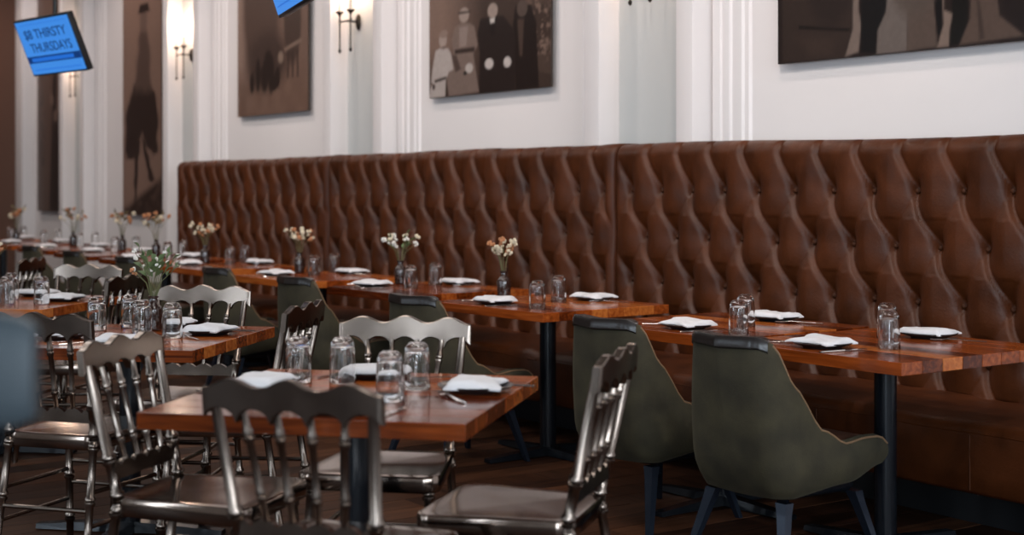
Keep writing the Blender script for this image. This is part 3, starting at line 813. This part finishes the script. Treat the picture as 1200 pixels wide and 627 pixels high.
GF = 'free-standing tables set cornerwise'
table('nearest free-standing table ringed by four pewter chairs', -3.466, 1.875, .845, .885, 43, GF)
table('second free-standing table, with leafy green flowers, behind pewter chairs', -5.277, 1.895, .845, .87, 46, GF)
table('third free-standing table at the left edge with orange flowers', -7.24, 1.965, .845, .87, 46, GF)
for nm, lst in (
  ('nearest free-standing table', dict(g=[((-3.743,1.842),'at far left'),((-3.66,1.94),'at back'),((-3.277,1.877),'at front'),((-3.42,2.045),'at right')],
     s=[((-3.30,2.16),133,'at right'),((-3.72,2.08),223,'at back'),((-3.70,1.70),-47,'at left'),((-3.20,1.70),43,'at front')], v=None)),
  ('second free-standing table', dict(g=[((-5.117,1.999),'at front'),((-5.313,1.955),'in the middle'),((-5.605,2.015),'at back'),((-5.56,1.862),'at left')],
     s=[((-5.17,2.17),136,'at right'),((-5.53,2.15),226,'at back'),((-5.34,1.66),-44,'at left'),((-4.98,1.76),46,'at front')], v=((-5.42,2.04),'green'))),
  ('third free-standing table', dict(g=[((-6.98,2.069),'at right'),((-7.076,1.93),'at front'),((-7.36,2.03),'at back')],
     s=[((-7.10,2.21),136,'at right'),((-7.50,2.20),226,'at back'),((-7.33,1.70),-44,'at left')], v=((-7.46,1.95),'rust')))):
    for k, (p, wh) in enumerate(lst['g']): tumbler(*p, wh + ' on ' + nm)
    for k, (p, rt_, wh) in enumerate(lst['s']): setting(*p, R(rt_), wh + ' of ' + nm, k)
    if lst['v']: vase(*lst['v'][0], 'on ' + nm, 90 + len(nm), lst['v'][1])

# ------------------------------------------------------------------ pewter chairs
def turned(p0, p1, r, rings, n=10):
    """a turned bar between two points with bead rings at the given fractions"""
    p0, p1 = Vector(p0), Vector(p1); L_ = (p1 - p0).length
    st = [(0, r*.9), (1, r*.9)]
    for q in rings:
        e = .011 / L_
        st += [(q - 1.6*e, r), (q - e, r*1.38), (q - .35*e, r*1.38), (q, r*.95), (q + .35*e, r*1.38), (q + e, r*1.38), (q + 1.6*e, r)]
    st.sort()
    return MB().tube([p0.lerp(p1, f) for f, _ in st], [x for _, x in st], n)
def crest_curve(u):
    """u -1..1; top edge height above the rail centre: three crowns and raised ends"""
    return .030 + .011*math.cos(u*math.pi*3.0) * (1 - .2*u*u) - .006*u*u
def chair_kit():
    m = M['chair_metal']; kit = []
    ZS, ZTOP = .46, .87; HW = .205
    yb0, yb1 = -.185, -.275               # post at seat, post at the top
    def postp(s, z):                       # rear post line, bends at the seat
        if z >= ZS: f_ = (z - ZS)/(ZTOP - ZS); return (s*(.165 + .030*f_), yb0 + (yb1 - yb0)*f_, z)
        f_ = (ZS - z)/ZS; return (s*(.165 + .015*f_), yb0 - .075*f_, z)
    for s in (-1, 1):
        b = turned(postp(s, ZS), postp(s, .82), .0145, (.30, .02))
        kit.append(('back_post', b.mesh('back_post', m)))
        kit.append(('rear_leg', turned(postp(s, 0), postp(s, ZS), .0135, (.22, .55, .93)).mesh('rear_leg', m)))
        kit.append(('front_leg', turned((s*.195, .205, 0), (s*.175, .165, ZS - .01), .014, (.2, .55, .9)).mesh('front_leg', m)))
    # crest rail with crowned top and scalloped lower edge
    N = 60; rr = []
    for i in range(N + 1):
        u = -1 + 2*i/N; x = u*(HW + .012)
        zt = .868 + crest_curve(u) - .022
        sc_ = abs(math.sin((u*.5 + .5)*5*math.pi)) ** .55
        zb = .786 + .032*sc_ if abs(u) < .985 else .795
        yc = -.272 + .012*(u*u) - .006
        e = .012 if abs(u) < .97 else .009
        r_ = []
        for a, z in ((-e, zb + .003), (-e, zt - .003), (-e + .003, zt), (e - .003, zt), (e, zt - .003), (e, zb + .003), (e - .003, zb), (-e + .003, zb)):
            r_.append((x, yc + a - .10*(z - .80), z))
        rr.append(r_)
    kit.append(('crest_rail', MB().rings(rr).mesh('crest_rail', m, True, 35)))
    rr = []
    for i in range(N + 1):
        u = -1 + 2*i/N; x = u*.168
        zb = .512; zt = .545 + .016*abs(math.cos((u*.5 + .5)*5*math.pi)) ** .8
        yc = yb0 + (yb1 - yb0)*(.54 - ZS)/(ZTOP - ZS)
        rr.append([(x, yc - .009, zb), (x, yc - .009, zt), (x, yc + .009, zt), (x, yc + .009, zb)])
    kit.append(('lower_rail', MB().rings(rr).mesh('lower_rail', m, True, 55)))
    for k in range(4):
        u = -.6 + .4*k
        p0 = (u*.160, yb0 + (yb1 - yb0)*.20, .552); p1 = (u*.205, yb0 + (yb1 - yb0)*.86, .81)
        kit.append(('spindle', turned(p0, p1, .0088, (.25, .78), 8).mesh('spindle', m)))
    # seat: rounded trapezoid pan with a dished top
    def outline(g):
        pts = []
        for (cx, cy, a0) in ((.168, .168, 0), (-.168, .168, 90), (-.135, -.155, 180), (.135, -.155, 270)):
            for q in range(6):
                a = R(a0 + 18*q); pts.append((cx*g + .045*g*math.cos(a), cy*g + .045*g*math.sin(a)))
        return pts
    rr = [[(x, y, z) for x, y in outline(g)] for g, z in ((.80, .418), (.985, .418), (1.0, .423), (1.0, .461), (.988, .466), (.95, .467), (.80, .4655), (.4, .4645), (.05, .464))]
    kit.append(('seat', MB().rings(rr).mesh('seat', M['seat_metal'], True, 50)))
    def st(name, p, q, r=.008): kit.append((name, MB().tube([p, q], r, 8).mesh(name, m)))
    for s in (-1, 1):
        for z in (.16, .27):
            fz = 1 - z/.45
            st('stretcher', (s*(.175 + .02*fz), .165 + .04*fz, z), postp(s, z + .01))
    st('stretcher', (-.186, .188, .22), (.186, .188, .22)); st('stretcher', (-.186, .182, .30), (.186, .182, .30))
    st('stretcher', postp(-1, .22), postp(1, .22))
    return kit
ck = chair_kit()
def metal_chair(label, crest, rot, dx=0):
    a = R(rot); off = Vector((-math.sin(a), math.cos(a))) * .272
    assemble('dining_chair', label, 'chair', ck, (crest[0] + off.x, crest[1] + off.y, 0), a, 'pewter metal chairs with wavy crest rails')
metal_chair('pewter chair in front of the nearest table, back to the camera', (-2.82, 1.37), 36)
metal_chair('pewter chair on left side of the nearest table, seen from behind', (-3.95, 1.395), -50)
metal_chair('pewter chair on right side of nearest table, edge-on beside the olive chairs', (-2.90, 2.335), 128)
metal_chair('pewter chair behind the nearest table, facing the camera', (-4.005, 2.35), 226)
metal_chair('pewter chair behind the second table, facing the camera', (-5.77, 2.385), 228)
metal_chair('pewter chair on right side of the second table, edge-on and dark', (-4.715, 2.343), 135)
metal_chair('pewter chair in front of second table, half hidden by blue-grey stool', (-4.834, 1.414), 38)
metal_chair('pewter chair behind the third table, facing the camera', (-7.695, 2.531), 216)
metal_chair('dark pewter chair right of the third table behind green flowers', (-6.72, 2.40), 135)
metal_chair('dark pewter chair farthest back at left, behind the orange flowers', (-8.64, 2.50), 143)

# ------------------------------------------------------------------ olive upholstered chairs
def lerp_tab(tab, t):
    for (a, va), (b, vb) in zip(tab, tab[1:]):
        if t <= b: 
            f_ = (t - a)/(b - a); f_ = f_*f_*(3 - 2*f_); return va + (vb - va)*f_
    return tab[-1][1]
def olive_kit():
    kit = []
    # plan of the shell: U open to the front (+y); s runs 0..1 from left front to right front
    def plan(s, grow=0.0):
        a = abs(s*2 - 1); sg = 1 if s > .5 else -1       # a: 0 at the middle of the back, 1 at a front end
        if a < .28: return (sg*.130*a/.28, -.245 - grow)
        if a < .58:
            f_ = (a - .28)/.30*R(90); return (sg*(.130 + (.110 + grow)*math.sin(f_)), -.135 - (.110 + grow)*math.cos(f_))
        f_ = (a - .58)/.42; return (sg*(.240 + grow + .018*math.sin(f_*math.pi*.8)), -.135 + .417*f_)
    top_t = [(0,.792),(.36,.795),(.44,.78),(.56,.64),(.68,.485),(.78,.435),(.88,.445),(.96,.442),(1,.412)]
    bot_t = [(0,.255),(.5,.262),(.8,.290),(1,.335)]
    NS, NZ = 72, 14
    def lean(z): f_ = max(0, (z - .30)/.5); return f_
    def ring(s, inner):
        a = abs(s*2 - 1); x, y = plan(s); zt, zb = lerp_tab(top_t, a), lerp_tab(bot_t, a)
        # outward direction
        x1, y1 = plan(min(1, s + .004)); x0, y0 = plan(max(0, s - .004)); dx, dy = x1 - x0, y1 - y0; L_ = math.hypot(dx, dy); nx_, ny_ = dy/L_, -dx/L_
        return x, y, zt, zb, nx_, ny_
    th = .048
    rr = []
    for i in range(NS + 1):
        s = i/NS; x, y, zt, zb, nx_, ny_ = ring(s, 0); r_ = []
        a = abs(s*2 - 1); back = max(0, 1 - a/.55)
        def P_(z, off):
            ln = lean(z); bow = .012*math.sin(max(0, min(1, (z - zb)/(zt - zb)))*math.pi)
            k_ = 1 - .14*ln*(1 if abs(x) > 1e-6 else 0)
            tuck = -.035*max(0, 1 - (z - zb)/.12)**2
            return ((x + nx_*(off + bow + tuck))*(k_), y + ny_*(off + bow + tuck) - .075*ln*(.35 + .65*back), z)
        for q in range(NZ): r_.append(P_(zb + (zt - .012 - zb)*q/(NZ - 1), 0))
        r_.append(P_(zt, -.010)); r_.append(P_(zt + .003, -th/2)); r_.append(P_(zt, -th + .010))
        for q in range(NZ - 1, -1, -1): r_.append(P_(zb + (zt - .012 - zb)*q/(NZ - 1), -th))
        rr.append(r_)
    kit_shell = MB().rings(rr).mesh('shell', M['velvet'], True, 70)
    # black rim over the top of the back, tan piping along the sloping sides
    rim = MB(); r2 = []
    for i in range(NS + 1):
        s = i/NS; a = abs(s*2 - 1)
        if a > .43: continue
        x, y, zt, zb, nx_, ny_ = ring(s, 0)
        ln = lean(zt); k_ = 1 - .14*ln; back = max(0, 1 - a/.55); yo = -.075*ln*(.35 + .65*back)
        g = lambda off, z: ((x + nx_*off)*k_, y + ny_*off + yo, z)
        r2.append([g(.002, zt - .032), g(.008, zt - .026), g(.007, zt - .004), g(0, zt + .010), g(-th, zt + .010), g(-th - .005, zt - .004), g(-th - .004, zt - .04), g(-th + .004, zt - .05)])
    rim.rings(r2)
    pp = []
    for side in (0, 1):
        path = []
        for i in range(NS + 1):
            s = i/NS; a = abs(s*2 - 1)
            if a < .43 or (s > .5) != bool(side): continue
            x, y, zt, zb, nx_, ny_ = ring(s, 0); ln = lean(zt); k_ = 1 - .14*ln; back = max(0, 1 - a/.55)
            path.append((x*k_ + nx_*(-.004), y + ny_*(-.004) - .075*ln*(.35 + .65*back), zt - .004))
        pp.append(('piping', MB().tube(path, .004, 6).mesh('piping', M['piping'])))
    kit.append(('shell', kit_shell, pp))
    kit.append(('back_rim', rim.mesh('back_rim', M['rim'])))
    rr = []
    for g, z in ((.90,.30),(1.0,.325),(1.0,.40),(.94,.425),(.7,.435),(.1,.437)):
        ol = []
        for (cx, cy, a0) in ((.15, .235, 0), (-.15, .235, 90), (-.13, -.15, 180), (.13, -.15, 270)):
            for q in range(5): a = R(a0 + 22.5*q); ol.append(((cx + .045*math.cos(a))*g, .03 + (cy - .03 + .045*math.sin(a))*g, z))
        rr.append(ol)
    kit.append(('seat_cushion', MB().rings(rr).mesh('seat_cushion', M['seatpad'], True, 60)))
    rr = []
    for g, z in ((.66,.245),(.72,.248),(.76,.262),(.76,.300)):
        ol = []
        for (cx, cy, a0) in ((.175, .20, 0), (-.175, .20, 90), (-.16, -.17, 180), (.16, -.17, 270)):
            for q in range(5): a = R(a0 + 22.5*q); ol.append(((cx + .06*math.cos(a))*g, (cy + .06*math.sin(a))*g, z))
        rr.append(ol)
    kit.append(('seat_frame', MB().rings(rr).mesh('seat_frame', M['steel_black'], True, 50)))
    for sx in (-1, 1):
        for sy in (-1, 1):
            t0 = Vector((sx*.165, sy*.165 + (.02 if sy > 0 else 0), .245)); t1 = Vector((sx*.225, sy*.235 + (.02 if sy > 0 else 0), 0))
            rr = []
            for f_, h_ in ((0, .024), (.15, .020), (1, .012)):
                p = t0.lerp(t1, f_); rr.append([(p.x - h_, p.y - h_*.8, p.z), (p.x + h_, p.y - h_*.8, p.z), (p.x + h_, p.y + h_*.8, p.z), (p.x - h_, p.y + h_*.8, p.z)])
            kit.append(('leg', MB().rings(rr).mesh('leg', M['leg_metal'], False)))
    return kit
ok = olive_kit()
for lab, x, y, rz in (
    ('olive green upholstered chair nearest the camera at the rightmost banquette table', -3.60, 3.64, 2),
    ('olive green upholstered chair second from right, behind the edge-on pewter chair', -4.345, 3.68, 4),
    ('olive chair third from right, behind the nearest free-standing table', -5.76, 3.66, 6),
    ('dark olive chair fourth from right along the banquette tables', -7.31, 3.82, 4),
    ('dark olive chair fifth from right along the banquette tables', -8.44, 3.84, 0),
    ('dark olive chair sixth from right along the banquette tables', -10.12, 3.86, 0),
    ('dark olive chair seventh from right along the banquette tables', -11.35, 3.86, 0),
    ('dark olive chair farthest left along the banquette tables', -12.55, 3.88, 0)):
    assemble('upholstered_chair', lab, 'chair', ok, (x, y, 0), R(rz), 'olive upholstered chairs')

# ------------------------------------------------------------------ bar stool close to the camera at the left edge
def stool():
    rt_ = Vector((.5689, .8224, 0)); fw = Vector((-.8224, .5689, 0))
    edge = fw*1.51 + rt_*((42 - 600)/1680*1.51)       # where its right side stands
    c = edge - rt_*.215 + fw*.03
    t = thing('bar_stool', 'blurred blue-grey padded stool back at the left edge, close to camera', 'stool', (c.x, c.y, 0), math.atan2(rt_.y, rt_.x))
    # local x to the right of the frame, y away from the camera
    rr = []
    for i in range(25):
        u = -1 + 2*i/24; x = u*.215; y0 = .06*u*u*0 - .03*u*u + .0
        e = (1 - abs(u)**8) ** .5 if abs(u) < 1 else 0.0
        z0, z1 = 1.045 - .0*e, 1.168; zc = (z0 + z1)/2; hh = (z1 - z0)/2*(.80 + .2*e)
        rr.append([(x, y0 + .026*math.cos(2*math.pi*j/16)*(.6 + .4*e), zc + hh*max(-1, min(1, 1.25*math.sin(2*math.pi*j/16)))) for j in range(16)])
    obj('backrest', MB().rings(rr).mesh('backrest', M['stool'], True, 60), t)
    obj('seat', MB().lathe([(.02,.70),(.19,.70),(.205,.715),(.205,.755),(.19,.775),(.05,.785),(.01,.785)], (0,.21,0), 28).mesh('seat', M['stool']), t)
    for s in (-1, 1):
        obj('back_post', MB().tube([(s*.10, .06, .73), (s*.10, .02, .9), (s*.10, .012, 1.10)], .012, 8).mesh('back_post', M['steel_black']), t)
        for q in (0, 1): obj('leg', MB().tube([(s*.13, .21 + (.13 if q else -.13), .71), (s*.20, .21 + (.20 if q else -.20), 0)], .014, 8).mesh('leg', M['steel_black']), t)
    ring = [(.18*math.cos(2*math.pi*j/28), .21 + .18*math.sin(2*math.pi*j/28), .28) for j in range(29)]
    obj('foot_ring', MB().tube(ring, .009, 8).mesh('foot_ring', M['steel_black']), t)
stool()
